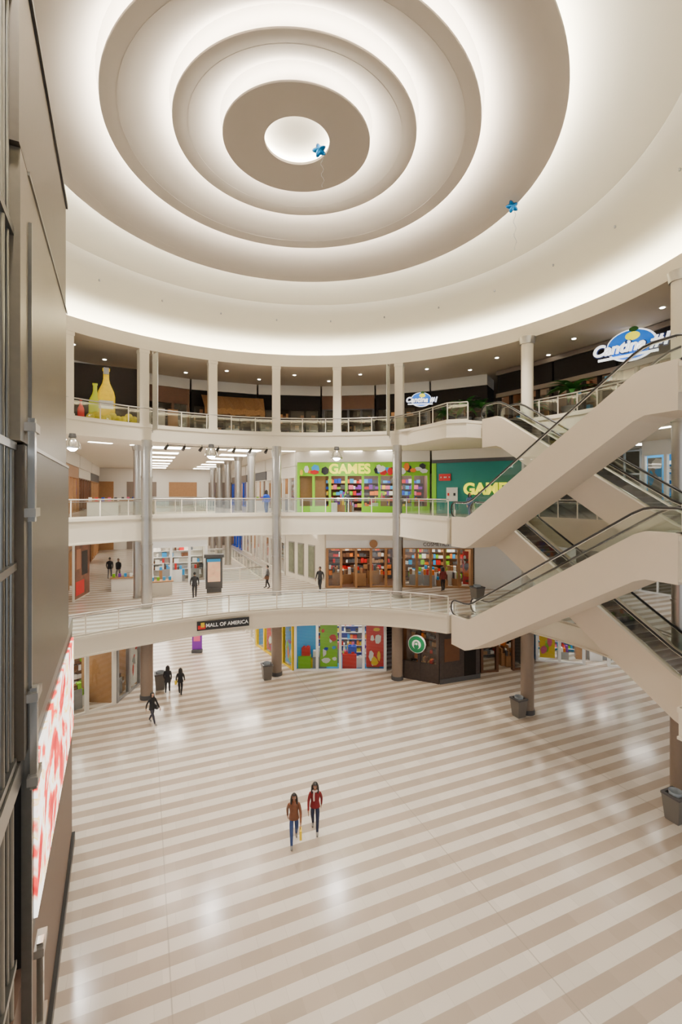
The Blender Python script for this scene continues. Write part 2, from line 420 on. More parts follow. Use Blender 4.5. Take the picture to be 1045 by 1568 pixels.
# ------------------------------------------------------------------ shops
def shop(name,p0,p1,z0,h,depth,ref,frame,header,bays=4,head_h=0.8,goods=GOODS,back=M_WOOD,lit=M_SHOPL,door=(),posters=(),stands=6,dens=0.8,base=0.12,flr=M_TILE,ceil=None,pfill=0.3,pmats=None):
    p0=Vector(p0);p1=Vector(p1);U=p1-p0;L=U.length;U/=L;N=Vector((-U.y,U.x))
    if N.dot((p0+p1)/2-Vector(ref))<0: N=-N
    o=MB(name); zt=z0+h
    if ceil: o.obox(p0,U,N,-0.0,L,-0.08,depth,zt,z0+ceil-0.012,M_OFFW)
    o.obox(p0,U,N,0,L,0,0.25,zt-head_h,zt-0.012,header)
    o.obox(p0,U,N,0,L,-0.04,0.0,zt-head_h,zt-head_h+0.08,frame)
    o.obox(p0,U,N,0,L,0.02,depth,z0+0.004,z0+0.02,flr)
    o.obox(p0,U,N,0.0,L,depth-0.1,depth,z0,zt-0.012,back)
    o.obox(p0,U,N,0.0,0.1,0.25,depth,z0,zt-0.012,back); o.obox(p0,U,N,L-0.1,L,0.25,depth,z0,zt-0.012,back)
    zc=zt-head_h*0.6
    o.obox(p0,U,N,0.1,L-0.1,0.25,depth-0.1,zc,zc+0.05,M_OFFW if lit is not M_DIM else M_DARK)
    nl=max(1,int(L/2))
    for i in range(nl):
        u=L*(i+0.5)/nl; o.obox(p0,U,N,u-0.5,u+0.5,depth*0.25,depth*0.75,zc-0.03,zc-0.005,lit)
    bw=L/bays
    for i in range(bays+1):
        u=min(max(i*bw,0.09),L-0.09); o.obox(p0,U,N,u-0.09,u+0.09,-0.03,0.2,z0,zt-head_h,frame)
    for i in range(bays):
        if i in door: continue
        o.obox(p0,U,N,i*bw+0.09,(i+1)*bw-0.09,0,0.15,z0,z0+base,frame)
        a=p0+U*(i*bw+0.09)+N*0.07; b_=p0+U*((i+1)*bw-0.09)+N*0.07
        o.add([(a.x,a.y,z0+base),(b_.x,b_.y,z0+base),(b_.x,b_.y,zt-head_h),(a.x,a.y,zt-head_h)],[(0,1,2,3)],M_GLASS)
        if i in posters:
            g0=i*bw+pfill; g1=(i+1)*bw-pfill; zb=z0+base+0.15; zp=zt-head_h-0.15
            pm=pmats or goods; c1,c2,c3=random.sample(pm,3) if len(pm)>=3 else (pm[0],)*3
            o.obox(p0,U,N,g0,g1,0.12,0.15,zb,zp,c1)
            for q in range(9):
                uu0=random.uniform(g0,g1-0.2); ww=random.uniform(0.15,0.6); z_0=random.uniform(zb,zp-0.4); hh_=random.uniform(0.15,0.9); cc=random.choice([c2,c3,M_WHITE,random.choice(pm)])
                vv=0.118-0.003*q; gm=uu0+ww/2; 
                pts=[]
                for t in range(7):
                    an=2*pi*t/7+q; pu=min(max(gm+ww*0.6*math.cos(an)*random.uniform(0.7,1.2),g0),g1); pz=min(max(z_0+hh_/2+hh_*0.6*math.sin(an)*random.uniform(0.7,1.2),zb),zp)
                    pts.append((p0.x+U.x*pu+N.x*vv,p0.y+U.y*pu+N.y*vv,pz))
                o.poly(pts,cc)
    zz=z0+0.3
    while zz<zc-0.5:
        o.obox(p0,U,N,0.2,L-0.2,depth-0.5,depth-0.1,zz,zz+0.03,M_WHITE if back not in (M_BROWN,M_DARK,M_WOOD) else M_BROWN)
        u=0.25
        while u<L-0.4:
            w=random.uniform(0.14,0.4)
            if random.random()<dens:
                o.obox(p0,U,N,u,u+w-0.02,depth-0.45,depth-0.15,zz+0.03,zz+random.uniform(0.2,0.42),random.choice(goods))
            u+=w
        zz+=0.5
    for i in range(stands):
        u=random.uniform(0.4,max(0.5,L-1.2)); vv=random.uniform(0.5,max(0.6,depth-1.6)); w=random.uniform(0.5,1.0); hh=random.uniform(0.8,1.9)
        o.obox(p0,U,N,u,u+w,vv,vv+0.5,z0+0.02,z0+hh*0.6,M_WOOD if goods is GOODSW else random.choice([M_WHITE,M_GRAY,M_WOOD]))
        for q in range(4):
            o.obox(p0,U,N,u+w*q/4+0.02,u+w*(q+1)/4-0.02,vv+0.08,vv+0.42,z0+hh*0.6,z0+hh*0.6+random.uniform(0.15,0.5),random.choice(goods))
    ob=o.build()
    return ob,p0,U,N,L
C0=(CX,CY)
# ---- ground level
h1=L2-0.95
shop('toy_store',(-3.3,33.0),(3.2,33.0),0,h1,3.5,C0,M_WHITE,M_WHITE,4,0.6,GOODS,M_BLUE,M_SHOPL,(),(1,3),16,pfill=0.2,pmats=[M_BLUE,M_RED,M_GREEN,M_WHITE,M_YELLOW,M_LBLUE,M_BLUE],flr=M_LBLUE)
o=MB('toy_window_display')
for (x_,y_,sz,mm_) in ((-2.6,33.6,0.9,M_GREEN),(-2.0,33.7,0.6,M_YELLOW),(-2.5,33.6,0.6,M_RED),(0.6,33.7,1.0,M_RED),(1.2,33.8,0.7,M_WHITE),(0.8,33.8,0.6,M_BLUE)):
    zb=0.02+ (0.9 if (x_ in (-2.5,0.8)) else 0)
    o.box((x_,y_,zb+sz/2),(sz,sz*0.6,sz),mm_)
    for q in (-0.25,0.25):
        o.cyl((x_+q*sz,y_,zb+sz),(x_+q*sz,y_,zb+sz+0.12*sz),0.14*sz,0.14*sz,mm_,12)
o.build()
shop('toy_store',(-7.0,38.6),(-3.4,33.1),0,h1,2.0,(-10,32),M_YELLOW,M_YELLOW,4,0.6,GOODS,M_LBLUE,M_SHOPL,(),(1,3),3)
shop('coffee_shop',(4.0,31.9),(6.4,30.7),0,h1,2.2,C0,M_BRICK,M_BRICK,2,1.0,GOODSW,M_BROWN,M_DIM,(),(),3,base=1.2)
o=MB('wall_brick'); a=Vector((6.45,30.7)); bb=Vector((9.4,31.8)); U=(bb-a).normalized(); N=Vector((-U.y,U.x))
o.obox(a,U,N,0,(bb-a).length,0,0.3,0,h1-0.01,M_BRICK)
o.obox(a,U,N,0.35,1.5,-0.04,0,1.4,2.9,M_BROWN); o.obox(a,U,N,1.9,2.8,-0.04,0,0.0,2.6,M_DARK)
o.obox(a,U,N,0.0,(bb-a).length,-0.06,0,0,0.3,M_DGREY)
o.build()
shop('dark_boutique',(9.7,32.6),(13.4,33.4),0,h1,3,C0,M_BROWN,M_DARK,3,1.0,GOODSW,M_DARK,M_DIM,(1,),(),3)
shop('snack_store',(14.5,35.0),(22.5,33.0),0,h1,3,C0,M_WHITE,M_WHITE,5,0.7,GOODS,M_LBLUE,M_SHOPL,(2,),(0,4),6)
shop('clothing_store',(-18.6,21.8),(-13.3,27.8),0,h1,4,C0,M_OFFW,M_WOOD,5,0.9,[M_WHITE,M_GREEN,M_BROWN,M_DGREY,M_ORANGE],M_WOOD,M_SHOPL,(1,),(0,),14,0.9)
shop('clothing_store',(-13.3,27.9),(-13.1,30.8),0,h1,2.2,(-8,29),M_GRAY,M_OFFW,2,0.7,GOODSN,M_WOOD,M_SHOPL,(),(1,),3)
for lev,z,hh,lw,rw in ((1,0,h1,(-13.2,31.0),(-7.1,38.8)),(2,L2,L3-1.4-L2,(-18.2,30.5),(-4.8,40.3)),(3,L3,L4-0.92-L3,(-18.2,30.5),(-3.5,36.2))):
    ref=Vector(((lw[0]+rw[0])/2,(lw[1]+rw[1])/2))+G*8
    hd=[M_WOOD,M_OFFW,M_DGREY,M_TAUPE]
    for k in range(3):
        a=Vector(lw)+G*(k*9.5); b_=a+G*9.2
        shop('arcade_store',tuple(a),tuple(b_),z,3.6,2.5,ref,M_WOOD if k!=1 else M_BROWN,hd[k],5,0.9,GOODS if k%2==0 else GOODSN,M_WOOD,M_SHOPL,(2,),(0,4),4,0.8,ceil=hh)
        a=Vector(rw)+G*(k*9.5); b_=a+G*9.2
        shop('arcade_store',tuple(a),tuple(b_),z,3.6,2.5,ref,M_OFFW if k!=2 else M_BLUE,hd[(k+1)%4],5,0.9,GOODS if k%2==1 else GOODSN,M_WOOD,M_SHOPL,(1,),(3,),4,0.8,ceil=hh)
    o=MB('wall_back'); a=Vector(lw)+G*30-H*4
    o.obox(a,H,G,0,34,0,0.3,z,z+hh-0.01,M_OFFW)
    for q in range(6): o.obox(a,H,G,2+q*5,5.5+q*5,-0.05,0,z,z+3,M_TAUPE if q%2 else M_WOOD)
    o.build()
# ---- level 2
z=L2; hh=L3-1.4-L2
shop('shoe_store',(-1.1,34.7),(4.45,34.9),z,3.5,4,C0,M_WOOD,M_WHITE,5,0.65,GOODSW,M_BROWN,M_SHOPL,(1,2),(),9,0.9,flr=M_BROWN,ceil=hh)
shop('cosmetics_store',(4.6,34.9),(9.7,34.5),z,3.5,3,C0,M_WOOD,M_WHITE,5,0.65,GOODSW+[M_WHITE,M_LBLUE,M_GREEN],M_WOOD,M_SHOPL,(2,),(4,),8,0.9,ceil=hh)
o=MB('wall_corner'); a=Vector((-4.7,40.0)); bb=Vector((-1.2,34.75)); U=(bb-a).normalized(); N=Vector((-U.y,U.x))
o.obox(a,U,N,0,(bb-a).length,0,0.3,z,z+hh-0.01,M_CREAM)
for q in (0.6,2.2,3.9):
    o.obox(a,U,N,q,q+1.0,-0.05,0,z+0.4,z+3.0,M_STEEL); o.obox(a,U,N,q+0.08,q+0.92,-0.07,-0.05,z+0.5,z+2.9,mat('poster_olive',(0.18,0.19,0.12),0.5,noise=0.5,nscale=3))
o.build()
o=MB('wall_white'); a=Vector((9.8,34.5)); bb=Vector((16.5,33.0)); U=(bb-a).normalized(); N=Vector((-U.y,U.x))
o.obox(a,U,N,0,(bb-a).length,0,0.3,z,z+hh-0.01,M_WHITE); o.build()
for z_ in (L2,L3):
    o=MB('wall_left'); a=Vector((-24,20.5)); bb=Vector((-17.6,28.9)); U=(bb-a).normalized(); N=Vector((-U.y,U.x))
    o.obox(a,U,N,0,(bb-a).length,0,0.3,z_,z_+(3.0 if z_==L3 else 3.9),M_OFFW if z_==L2 else M_CREAM)
    o.build()
shop('candy_store',(-21.5,24.6),(-17.4,29.7),L3,3.4,2,C0,M_WOOD,M_BROWN,4,0.6,GOODS,M_WOOD,M_SHOPL,(1,),(),5,0.9,ceil=4.68)
o=MB('fashion_poster'); a=Vector((-17.15,30.2)); U=Vector((-0.16,0.987)).normalized(); N=Vector((-U.y,U.x))
o.obox(a,U,N,0,2.7,0,0.12,L2,L2+3.7,M_OFFW)
pm=mat('poster_print',(0.2,0.08,0.045),0.5,noise=0.8,nscale=1.6)
o.obox(a,U,N,0.1,2.6,-0.03,0,L2+0.1,L2+3.6,pm)
o.obox(a,U,N,0.2,1.6,-0.04,-0.03,L2+0.3,L2+1.2,M_RED); o.obox(a,U,N,1.2,2.2,-0.04,-0.03,L2+1.5,L2+3.1,M_BLACK); o.obox(a,U,N,0.3,1.0,-0.04,-0.03,L2+2.0,L2+3.3,mat('poster_skin',(0.4,0.18,0.1),0.6))
o.build()
shop('accessory_store',(-15.6,35.2),(-10.6,37.3),L2,3.3,2.4,C0,M_WHITE,M_WHITE,4,0.5,GOODSN,M_OFFW,M_SHOPL,(1,2),(),6,0.6,ceil=4.1)
# ---- level 3
z=L3; hh=L4-0.92-L3
ob,p0,U,N,L=shop('game_store',(-3.35,36.0),(6.65,35.2),z,3.85,4,C0,M_GREEN,M_GREEN,8,1.05,GOODS,M_BROWN,M_SHOPL,(2,3),(),14,0.97,base=0.5,ceil=hh)
e=empty('store_sign',(0,0,0))
text('letters','GAMES',(0.65,35.6,z+3.3),1.0,M_YEL,math.atan2(U.y,U.x),e,0.05,0.03,0,1.0)
o=MB('sign_pictures')
random.seed(3)
for q in range(26):
    u_=random.choice([random.uniform(0.3,2.2),random.uniform(6.0,9.7),random.uniform(6.0,9.7)]); w_=random.uniform(0.2,0.6); h_=random.uniform(0.2,0.6)
    zc_=z+random.uniform(3.05,3.5); vv=-0.06-0.003*q
    pts=[(p0.x+U.x*(u_+w_*0.6*math.cos(t))+N.x*vv,p0.y+U.y*(u_+w_*0.6*math.cos(t))+N.y*vv,zc_+h_*0.55*math.sin(t)) for t in [2*pi*k/6+q for k in range(6)]]
    o.poly(pts,random.choice([M_RED,M_WHITE,M_LBLUE,M_ORANGE,M_WHITE,M_YELLOW,M_BLACK,M_PINK]))
o.build(parent=e)
random.seed(11)
o=MB('wall_teal'); a=Vector((6.8,35.1)); bb=Vector((13.0,31.0)); U=(bb-a).normalized(); N=Vector((-U.y,U.x)); LT_=(bb-a).length
o.obox(a,U,N,0,LT_,0,0.3,z,z+3.85,M_TEAL)
o.obox(a,U,N,0,LT_,-0.03,0.3,z+3.85,z+hh-0.02,M_OFFW); o.obox(a,U,N,0,LT_,-0.05,0,z+3.7,z+3.95,M_DGREY); o.obox(a,U,N,0,0.35,-0.06,0,z,z+3.7,M_GREEN)
o.build()
ta=math.atan2(U.y,U.x)
e=empty('store_sign',(0,0,0))
q=a+U*4.2-N*0.1
text('letters','GAMES',(q.x,q.y,z+1.75),1.12,M_YEL,ta,e,0.05,0.04,0,1.0)
o=MB('playing_cards')
for k,(uu_,cc) in enumerate(((1.15,M_WHITE),(1.5,M_WHITE),(1.0,M_RED),(0.6,M_RED))):
    o.obox(a,U,N,uu_,uu_+0.5,-0.08-0.02*k,-0.06-0.02*k,z+(0.9 if k<2 else 2.4),z+(1.9 if k<2 else 2.9),cc)
o.obox(a,U,N,1.25,1.38,-0.14,-0.12,z+1.3,z+1.5,M_RED); o.obox(a,U,N,1.7,1.85,-0.14,-0.12,z+1.3,z+1.5,M_BLACK)
for qq in (1.1,1.35,0.72,0.98): o.obox(a,U,N,qq,qq+0.08,-0.16,-0.13,z+2.6,z+2.7,M_WHITE)
o.build(parent=e)
# ---- level 4 dark restaurant fronts
z=L4; hh=21.3-L4
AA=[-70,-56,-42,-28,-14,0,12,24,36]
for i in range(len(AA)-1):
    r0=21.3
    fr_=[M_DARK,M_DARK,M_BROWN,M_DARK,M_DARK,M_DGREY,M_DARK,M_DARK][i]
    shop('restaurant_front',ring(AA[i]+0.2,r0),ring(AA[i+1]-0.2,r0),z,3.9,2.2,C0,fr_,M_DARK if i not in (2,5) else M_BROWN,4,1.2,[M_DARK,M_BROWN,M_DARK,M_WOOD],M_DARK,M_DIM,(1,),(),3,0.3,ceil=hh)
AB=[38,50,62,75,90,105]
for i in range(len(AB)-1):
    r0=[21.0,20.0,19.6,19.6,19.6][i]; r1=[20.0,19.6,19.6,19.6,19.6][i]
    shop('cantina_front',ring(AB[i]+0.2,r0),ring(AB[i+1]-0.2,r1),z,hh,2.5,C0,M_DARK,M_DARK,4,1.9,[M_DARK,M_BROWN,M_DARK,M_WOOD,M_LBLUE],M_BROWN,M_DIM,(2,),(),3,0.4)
    o=MB('trim_1'); p_0=Vector(ring(AB[i],r0-0.15)); p_1=Vector(ring(AB[i+1],r1-0.15)); U=(p_1-p_0); L_=U.length; U/=L_; N=Vector((-U.y,U.x))
    for zz in (z+2.75,z+4.35): o.obox(p_0,U,N,0,L_,-0.03,0.1,zz,zz+0.28,M_TAUPE)
    o.build()
o=MB('thatched_awning')
for q in range(12):
    a0=-26+q*1.1
    p_0=Vector(ring(a0,20.9)); p_1=Vector(ring(a0+1.12,20.9)); d=(p_0-Vector(C0)).normalized()
    a1_=p_0-d*1.5; b1_=p_1-d*1.5; dz=0.12*math.sin(q*2.1)
    o.add([(p_0.x,p_0.y,z+3.5),(p_1.x,p_1.y,z+3.5),(b1_.x,b1_.y,z+2.3+dz),(a1_.x,a1_.y,z+2.3-dz),(a1_.x,a1_.y,z+1.85),(b1_.x,b1_.y,z+1.85+dz),(p_0.x,p_0.y,z+1.9),(p_1.x,p_1.y,z+1.9)],
      [(0,3,2,1),(3,4,5,2),(4,6,7,5)],M_THATCH)
o.build()
o=MB('menu_board')
for q in range(3):
    x,y=ring(-37+q*2.6,20.8); o.box((x,y,z+1.5),(0.75,0.08,1.3),M_OFFW if q<2 else M_WOOD,math.radians(37))
    o.box((x,y,z+0.4),(0.06,0.06,0.8),M_DGREY)
o.build()
o=MB('bottle_advertisement')
x,y=-14.4,28.7; rot=math.radians(27); U=Vector((math.cos(rot),math.sin(rot))); N=Vector((-U.y,U.x))
o.obox((x,y),U,N,-1.95,1.95,0,0.15,z,z+3.65,M_DARK)
o.obox((x,y),U,N,-2.0,-1.9,-0.05,0.2,z,z+3.7,M_DGREY); o.obox((x,y),U,N,1.9,2.0,-0.05,0.2,z,z+3.7,M_DGREY)
bt=mat('bottle_yellow',(0.75,0.5,0.0),0.25,emit=0.35,noise=0.4,nscale=5)
def bottle(u,zb,s,m):
    prof=[(0.0,0),(0.42,0.02),(0.46,0.2),(0.46,1.35),(0.40,1.65),(0.2,2.1),(0.15,2.35),(0.15,2.75),(0.19,2.8),(0.19,2.95),(0,2.96)]
    pr=[(r*s,zb+q*s) for r,q in prof]; cx=x+U.x*u-N.x*0.03; cy=y+U.y*u-N.y*0.03
    vs=[];n=12
    for i in range(n+1):
        a=pi*i/n
        for r,q in pr:
            lu=-r*math.cos(a); lv=-r*0.25*math.sin(a); vs.append((cx+U.x*lu+N.x*lv,cy+U.y*lu+N.y*lv,q))
    K=len(pr); o.add(vs,[(i*K+k,i*K+k+1,(i+1)*K+k+1,(i+1)*K+k) for i in range(n) for k in range(K-1)],m,True)
bottle(0.05,z+0.3,1.08,bt); bottle(-0.55,z+0.3,0.75,mat('bottle_lime',(0.45,0.5,0.0),0.3,emit=0.2))
bottle(-1.3,z+0.3,0.4,M_RED)
o.obox((x,y),U,N,-0.35,0.45,-0.18,-0.155,z+1.0,z+1.5,M_WHITE); o.obox((x,y),U,N,-0.1,0.2,-0.2,-0.155,z+3.1,z+3.5,M_GRAY)
for k in range(9):
    u_=-0.8+k*0.3; o.sphere((x+U.x*u_-N.x*0.15,y+U.y*u_-N.y*0.15,z+0.45+0.12*math.sin(k*2)),(0.26,0.15,0.24),mat('lemon',(0.75,0.58,0.02),0.4,emit=0.15,noise=0.5,nscale=6),12,8)
o.build()

def cantina_sign(loc,ang,s):
    e=empty('restaurant_sign',(0,0,0))
    o=MB('sign_plate')
    U=Vector((math.cos(ang),math.sin(ang))); N=Vector((-U.y,U.x))
    def ell(a_,b_,v_,m,dz=0,du=0):
        pts=[(loc[0]+U.x*(du+a_*math.cos(t))+N.x*v_,loc[1]+U.y*(du+a_*math.cos(t))+N.y*v_,loc[2]+dz+b_*math.sin(t)) for t in [2*pi*k/32 for k in range(32)]]
        bk=[(p[0]+N.x*0.12,p[1]+N.y*0.12,p[2]) for p in pts]
        o.add(pts+bk,[tuple(range(32)),tuple(range(63,31,-1))]+[(k,(k+1)%32,32+(k+1)%32,32+k) for k in range(32)],m)
    wm=mat('sign_white_lit',(0.95,0.95,0.95),0.4,emit=1.6)
    bl=mat('sign_blue',(0.0,0.15,0.7),0.4,emit=0.7)
    ell(1.12*s,0.78*s,0.20,wm,0.1*s); ell(1.03*s,0.70*s,0.10,bl,0.1*s)
    ell(0.32*s,0.2*s,0.06,M_YEL,0.5*s,0.1*s); ell(0.2*s,0.12*s,0.04,M_LEAF,0.82*s,0.15*s)
    o.obox((loc[0],loc[1]),U,N,-1.45*s,1.2*s,0.0,0.06,loc[2]-0.50*s,loc[2]-0.38*s,wm)
    o.build(parent=e)
    text('letters_outline','Cantina #1',(loc[0]-N.x*0.02,loc[1]-N.y*0.02,loc[2]-0.02),0.76*s,mat('navy',(0.005,0.02,0.12),0.5),ang,e,0.02,0.07*s,0.25,1.0)
    text('letters','Cantina #1',(loc[0]-N.x*0.1,loc[1]-N.y*0.1,loc[2]-0.02),0.76*s,wm,ang,e,0.05,0.022*s,0.25,1.0)
cantina_sign((15.3,24.9,20.25),math.radians(-48),1.08)
cantina_sign((5.75,33.6,19.15),math.radians(-5),0.66)

def vdisc(o,cc,U,N,r,v0,v1,z,m,n=28):
    pts=[(cc.x+U.x*r*math.cos(t)+N.x*v0,cc.y+U.y*r*math.cos(t)+N.y*v0,z+r*math.sin(t)) for t in [2*pi*k/n for k in range(n)]]
    bk=[(p[0]+N.x*(v1-v0),p[1]+N.y*(v1-v0),p[2]) for p in pts]
    o.add(pts+bk,[tuple(range(n)),tuple(range(2*n-1,n-1,-1))]+[(k,(k+1)%n,n+(k+1)%n,n+k) for k in range(n)],m)
e=empty('coffee_sign',(0,0,0))
o=MB('disc'); U=Vector((2.4,-1.2)).normalized(); N=Vector((-U.y,U.x)); c0=Vector((5.1,31.15))
SW=mat('sign_white',(0.95,0.95,0.95),0.4)
vdisc(o,c0,U,N,0.58,-0.3,-0.12,2.55,SW); vdisc(o,c0,U,N,0.54,-0.32,-0.30,2.55,M_STARB); vdisc(o,c0,U,N,0.30,-0.34,-0.32,2.55,SW)
vdisc(o,c0,U,N,0.13,-0.36,-0.34,2.62,M_STARB); vdisc(o,c0,U,N,0.17,-0.36,-0.34,2.42,M_STARB); vdisc(o,c0,U,N,0.08,-0.38,-0.36,2.6,SW)
o.box((c0.x,c0.y,2.55),(0.1,0.5,0.1),M_BLACK,math.atan2(U.y,U.x))
o.build(parent=e)
e=empty('fascia_sign',(0,0,0))
ang=math.atan2(1.75,4.25); U=Vector((math.cos(ang),math.sin(ang))); N=Vector((-U.y,U.x)); q=Vector((-6.7,26.75))-N*0.14
o=MB('sign_board'); o.obox(q,U,N,-1.45,1.45,0,0.06,4.82,5.32,M_BLACK); o.obox(q,U,N,-1.4,-1.0,-0.03,0,4.9,5.1,M_RED); o.obox(q,U,N,-1.25,-1.05,-0.04,-0.01,5.0,5.25,M_YELLOW); o.build(parent=e)
text('letters','MALL OF AMERICA',(q.x+U.x*0.2-N.x*0.02,q.y+U.y*0.2-N.y*0.02,5.07),0.28,SW,ang,e,0.015,0.004)
e=empty('store_sign',(0,0,0)); o=MB('oval'); vdisc(o,Vector((2.4,34.8)),Vector((1,0.03)),Vector((0,1)),0.3,-0.12,-0.1,8.75,M_WOOD); o.build(parent=e)
text('letters','COSMETICS',(7.0,34.6,8.7),0.36,M_DGREY,-0.06,e,0.02)

# ------------------------------------------------------------------ right side: glazed wall
for k,(z,hh) in enumerate(((0,h1),(L2,4.1),(L3,4.68))):
    o=MB('window_%d'%(k+1)); pts=[Vector(ring(a,28)) for a in (53,62,71,80,89,98,107)]
    for i in range(len(pts)-1):
        U=(pts[i+1]-pts[i]); L_=U.length; U/=L_; N=Vector((-U.y,U.x)); p=pts[i]
        o.obox(p,U,N,0,L_,-0.02,0.0,z,z+hh-0.01,M_GLASS)
        for q in range(4): o.obox(p,U,N,L_*q/4-0.05,L_*q/4+0.05,-0.08,0.08,z,z+hh-0.01,M_WHITE)
        for zz in (z,z+1.1,z+2.8,z+hh-0.2): o.obox(p,U,N,0,L_,-0.07,0.07,zz,zz+0.12,M_WHITE)
    o.build()
shop('souvenir_store',ring(72,23),ring(88,23),L2,4.1,2.5,C0,M_OFFW,M_WHITE,5,0.9,GOODS,M_LBLUE,M_SHOPL,(2,),(0,3),6)
shop('jewelry_store',ring(60,23.5),ring(78,23.5),L3,4.68,2.5,C0,M_WHITE,M_WHITE,5,0.9,[M_WHITE,M_LBLUE,M_WHITE,M_GRAY],M_LBLUE,M_SHOPL,(2,),(0,3),6)
o=MB('wall_back'); o.revolve([(58.8,0),(58.8,21.3)],c,M_OFFW,60,-110,52); o.build()

# ------------------------------------------------------------------ ceiling light panels and downlights
o=MB('ceiling_light_panel')
for z in (h1,L3-1.4,L4-0.92):
    for a in range(-80,110,8):
        if 22<a<44 or 96<a: continue
        p=Vector(ring(a,18.3)); d=(p-Vector(C0)).normalized(); t=Vector((d.y,-d.x))
        o.obox(p,t,d,-0.7,0.7,-0.14,0.14,z-0.03,z-0.005,M_PANEL)
    lw=Vector((-10.0,34.0))
    for q in range(7):
        for s in (-2.5,3.0):
            p=lw+G*(q*4.5)+H*s
            o.obox(p,H,G,-1.1,1.1,-0.7,0.7,z-0.03,z-0.005,M_PANEL)
    for a in (58,66,74,82,90):
        p=Vector(ring(a,25)); o.box((p.x,p.y,z-0.02),(1.6,1.0,0.03),M_PANEL)
o.build()
o=MB('recessed_downlight')
for a in range(-90,110,16):
    for r,da in ((17.6,4),(19.4,12)):
        x,y=ring(a+da,r); o.cyl((x,y,21.26),(x,y,21.295),0.11,0.11,M_DOWN,14)
        o.cyl((x,y,21.275),(x,y,21.298),0.15,0.15,M_WHITE,14)
o.build()
for z0_,z1_ in ((L2,L3-1.4),(L3,L4-0.92)):
    for k in range(5):
        for st_ in ((-6.9,36.2),(-13.6,31.5)):
            if z0_==L2 and k<2 and st_[0]>-7: continue
            p=Vector(st_)+G*(k*5.5)
            o=MB('arcade_column'); o.cyl((p.x,p.y,z0_),(p.x,p.y,z1_),0.3,0.3,M_STEEL,20)
            o.cyl((p.x,p.y,z0_),(p.x,p.y,z0_+0.15),0.34,0.34,M_STEEL,20); o.cyl((p.x,p.y,z1_-0.35),(p.x,p.y,z1_),0.34,0.42,M_STEEL,20); o.build()

# ------------------------------------------------------------------ pendant lamps + track spots
lamps=[(-14.4,25.2),(-8.45,30.6),(-0.3,32.2)]
for x,y in lamps:
    o=MB('pendant_lamp')
    o.cyl((x,y,15.2),(x,y,15.68),0.03,0.03,M_DGREY,8)
    o.cyl((x,y,15.45),(x,y,15.66),0.2,0.16,M_DGREY,16)
    o.revolve([(0.14,15.45),(0.22,15.4),(0.34,15.2),(0.40,14.95),(0.41,14.85),(0.39,14.85),(0.3,15.15),(0.0,15.3)],(x,y),M_CHROME,24)
    o.sphere((x,y,14.97),(0.26,0.26,0.26),M_BULB,14,8)
    o.build()
o=MB('track_light')
pts=arc(-37,-11,2,15.7); o.tube([(p[0],p[1],15.55) for p in pts],0.025,M_BLACK,6)
for k in range(0,len(pts),2):
    x,y=pts[k]; o.cyl((x,y,15.68),(x,y,15.5),0.02,0.02,M_BLACK,6); o.cyl((x,y,15.52),(x-0.1,y-0.18,15.28),0.08,0.11,M_BLACK,10)
o.build()

# ------------------------------------------------------------------ trash bins
def bin_(x,y,z=0,rot=0.4):
    o=MB('trash_bin')
    def sq(s,zz): return [(x+s*(math.cos(rot+pi/4+k*pi/2)),y+s*(math.sin(rot+pi/4+k*pi/2)),zz) for k in range(4)]
    rings=[sq(0.34,z),sq(0.36,z+0.05),sq(0.47,z+0.92),sq(0.50,z+0.95),sq(0.50,z+1.03),sq(0.36,z+1.03),sq(0.34,z+0.8)]
    vs=[p for r_ in rings for p in r_]
    fs=[(k*4+i,k*4+(i+1)%4,(k+1)*4+(i+1)%4,(k+1)*4+i) for k in range(6) for i in range(4)]
    o.add(vs,fs[:12],mat('bin_grey',(0.16,0.145,0.13),0.5)); o.add(vs,fs[12:],M_DGREY); o.add(rings[-1],[(0,1,2,3)],M_BLACK); o.add(rings[0],[(3,2,1,0)],M_BLACK)
    o.cyl((x,y,z+0.7),(x,y,z+1.12),0.2,0.24,mat('bin_liner',(0.4,0.45,0.5),0.4),12,caps=False)
    o.build()
bin_(-4.98,31.6); bin_(-11.55,30.0); bin_(9.95,26.3); bin_(12.75,17.9); bin_(8.7,30.0,L2)

# ------------------------------------------------------------------ directory kiosk etc
o=MB('directory_kiosk'); x,y=-9.0,33.3
o.box((x,y,L2+0.15),(1.0,0.5,0.3),M_DGREY,0.3); o.box((x,y,L2+1.35),(1.15,0.3,2.2),M_DGREY,0.3)
o.box((x+0.05,y-0.17,L2+1.45),(0.85,0.04,1.4),mat('kiosk_screen',(0.6,0.35,0.2),0.3,emit=0.8,noise=0.8,nscale=3),0.3)
o.box((x,y,L2+2.55),(1.35,0.5,0.22),M_DGREY,0.3); o.box((x+0.03,y-0.2,L2+2.25),(0.9,0.06,0.2),M_LBLUE,0.3); o.build()
for (x,y,z) in ((-12.6,32.4,L2),(-15.6,34.0,L2),(-15.7,31.0,L3),(-16.3,36.9,L3),(-7.2,40.6,L3)):
    o=MB('display_counter'); o.box((x,y,z+0.45),(1.8,0.8,0.9),M_OFFW,0.39); o.box((x,y,z+0.93),(1.95,0.95,0.06),M_WOOD,0.39)
    for q in range(5): o.box((x-0.7+q*0.35,y-0.28+q*0.14,z+1.08),(0.18,0.18,0.24),random.choice(GOODS),0.39)
    o.build()
o=MB('promo_poster'); o.box((0,0,1.1),(0.75,0.08,1.7),M_PURPLE,0.1); o.box((0,-0.05,1.3),(0.5,0.04,0.8),M_PINK,0.1); o.box((0,0,0.12),(0.8,0.4,0.24),M_DGREY,0.1)
o.build(loc=(-11.3,36.9,0))

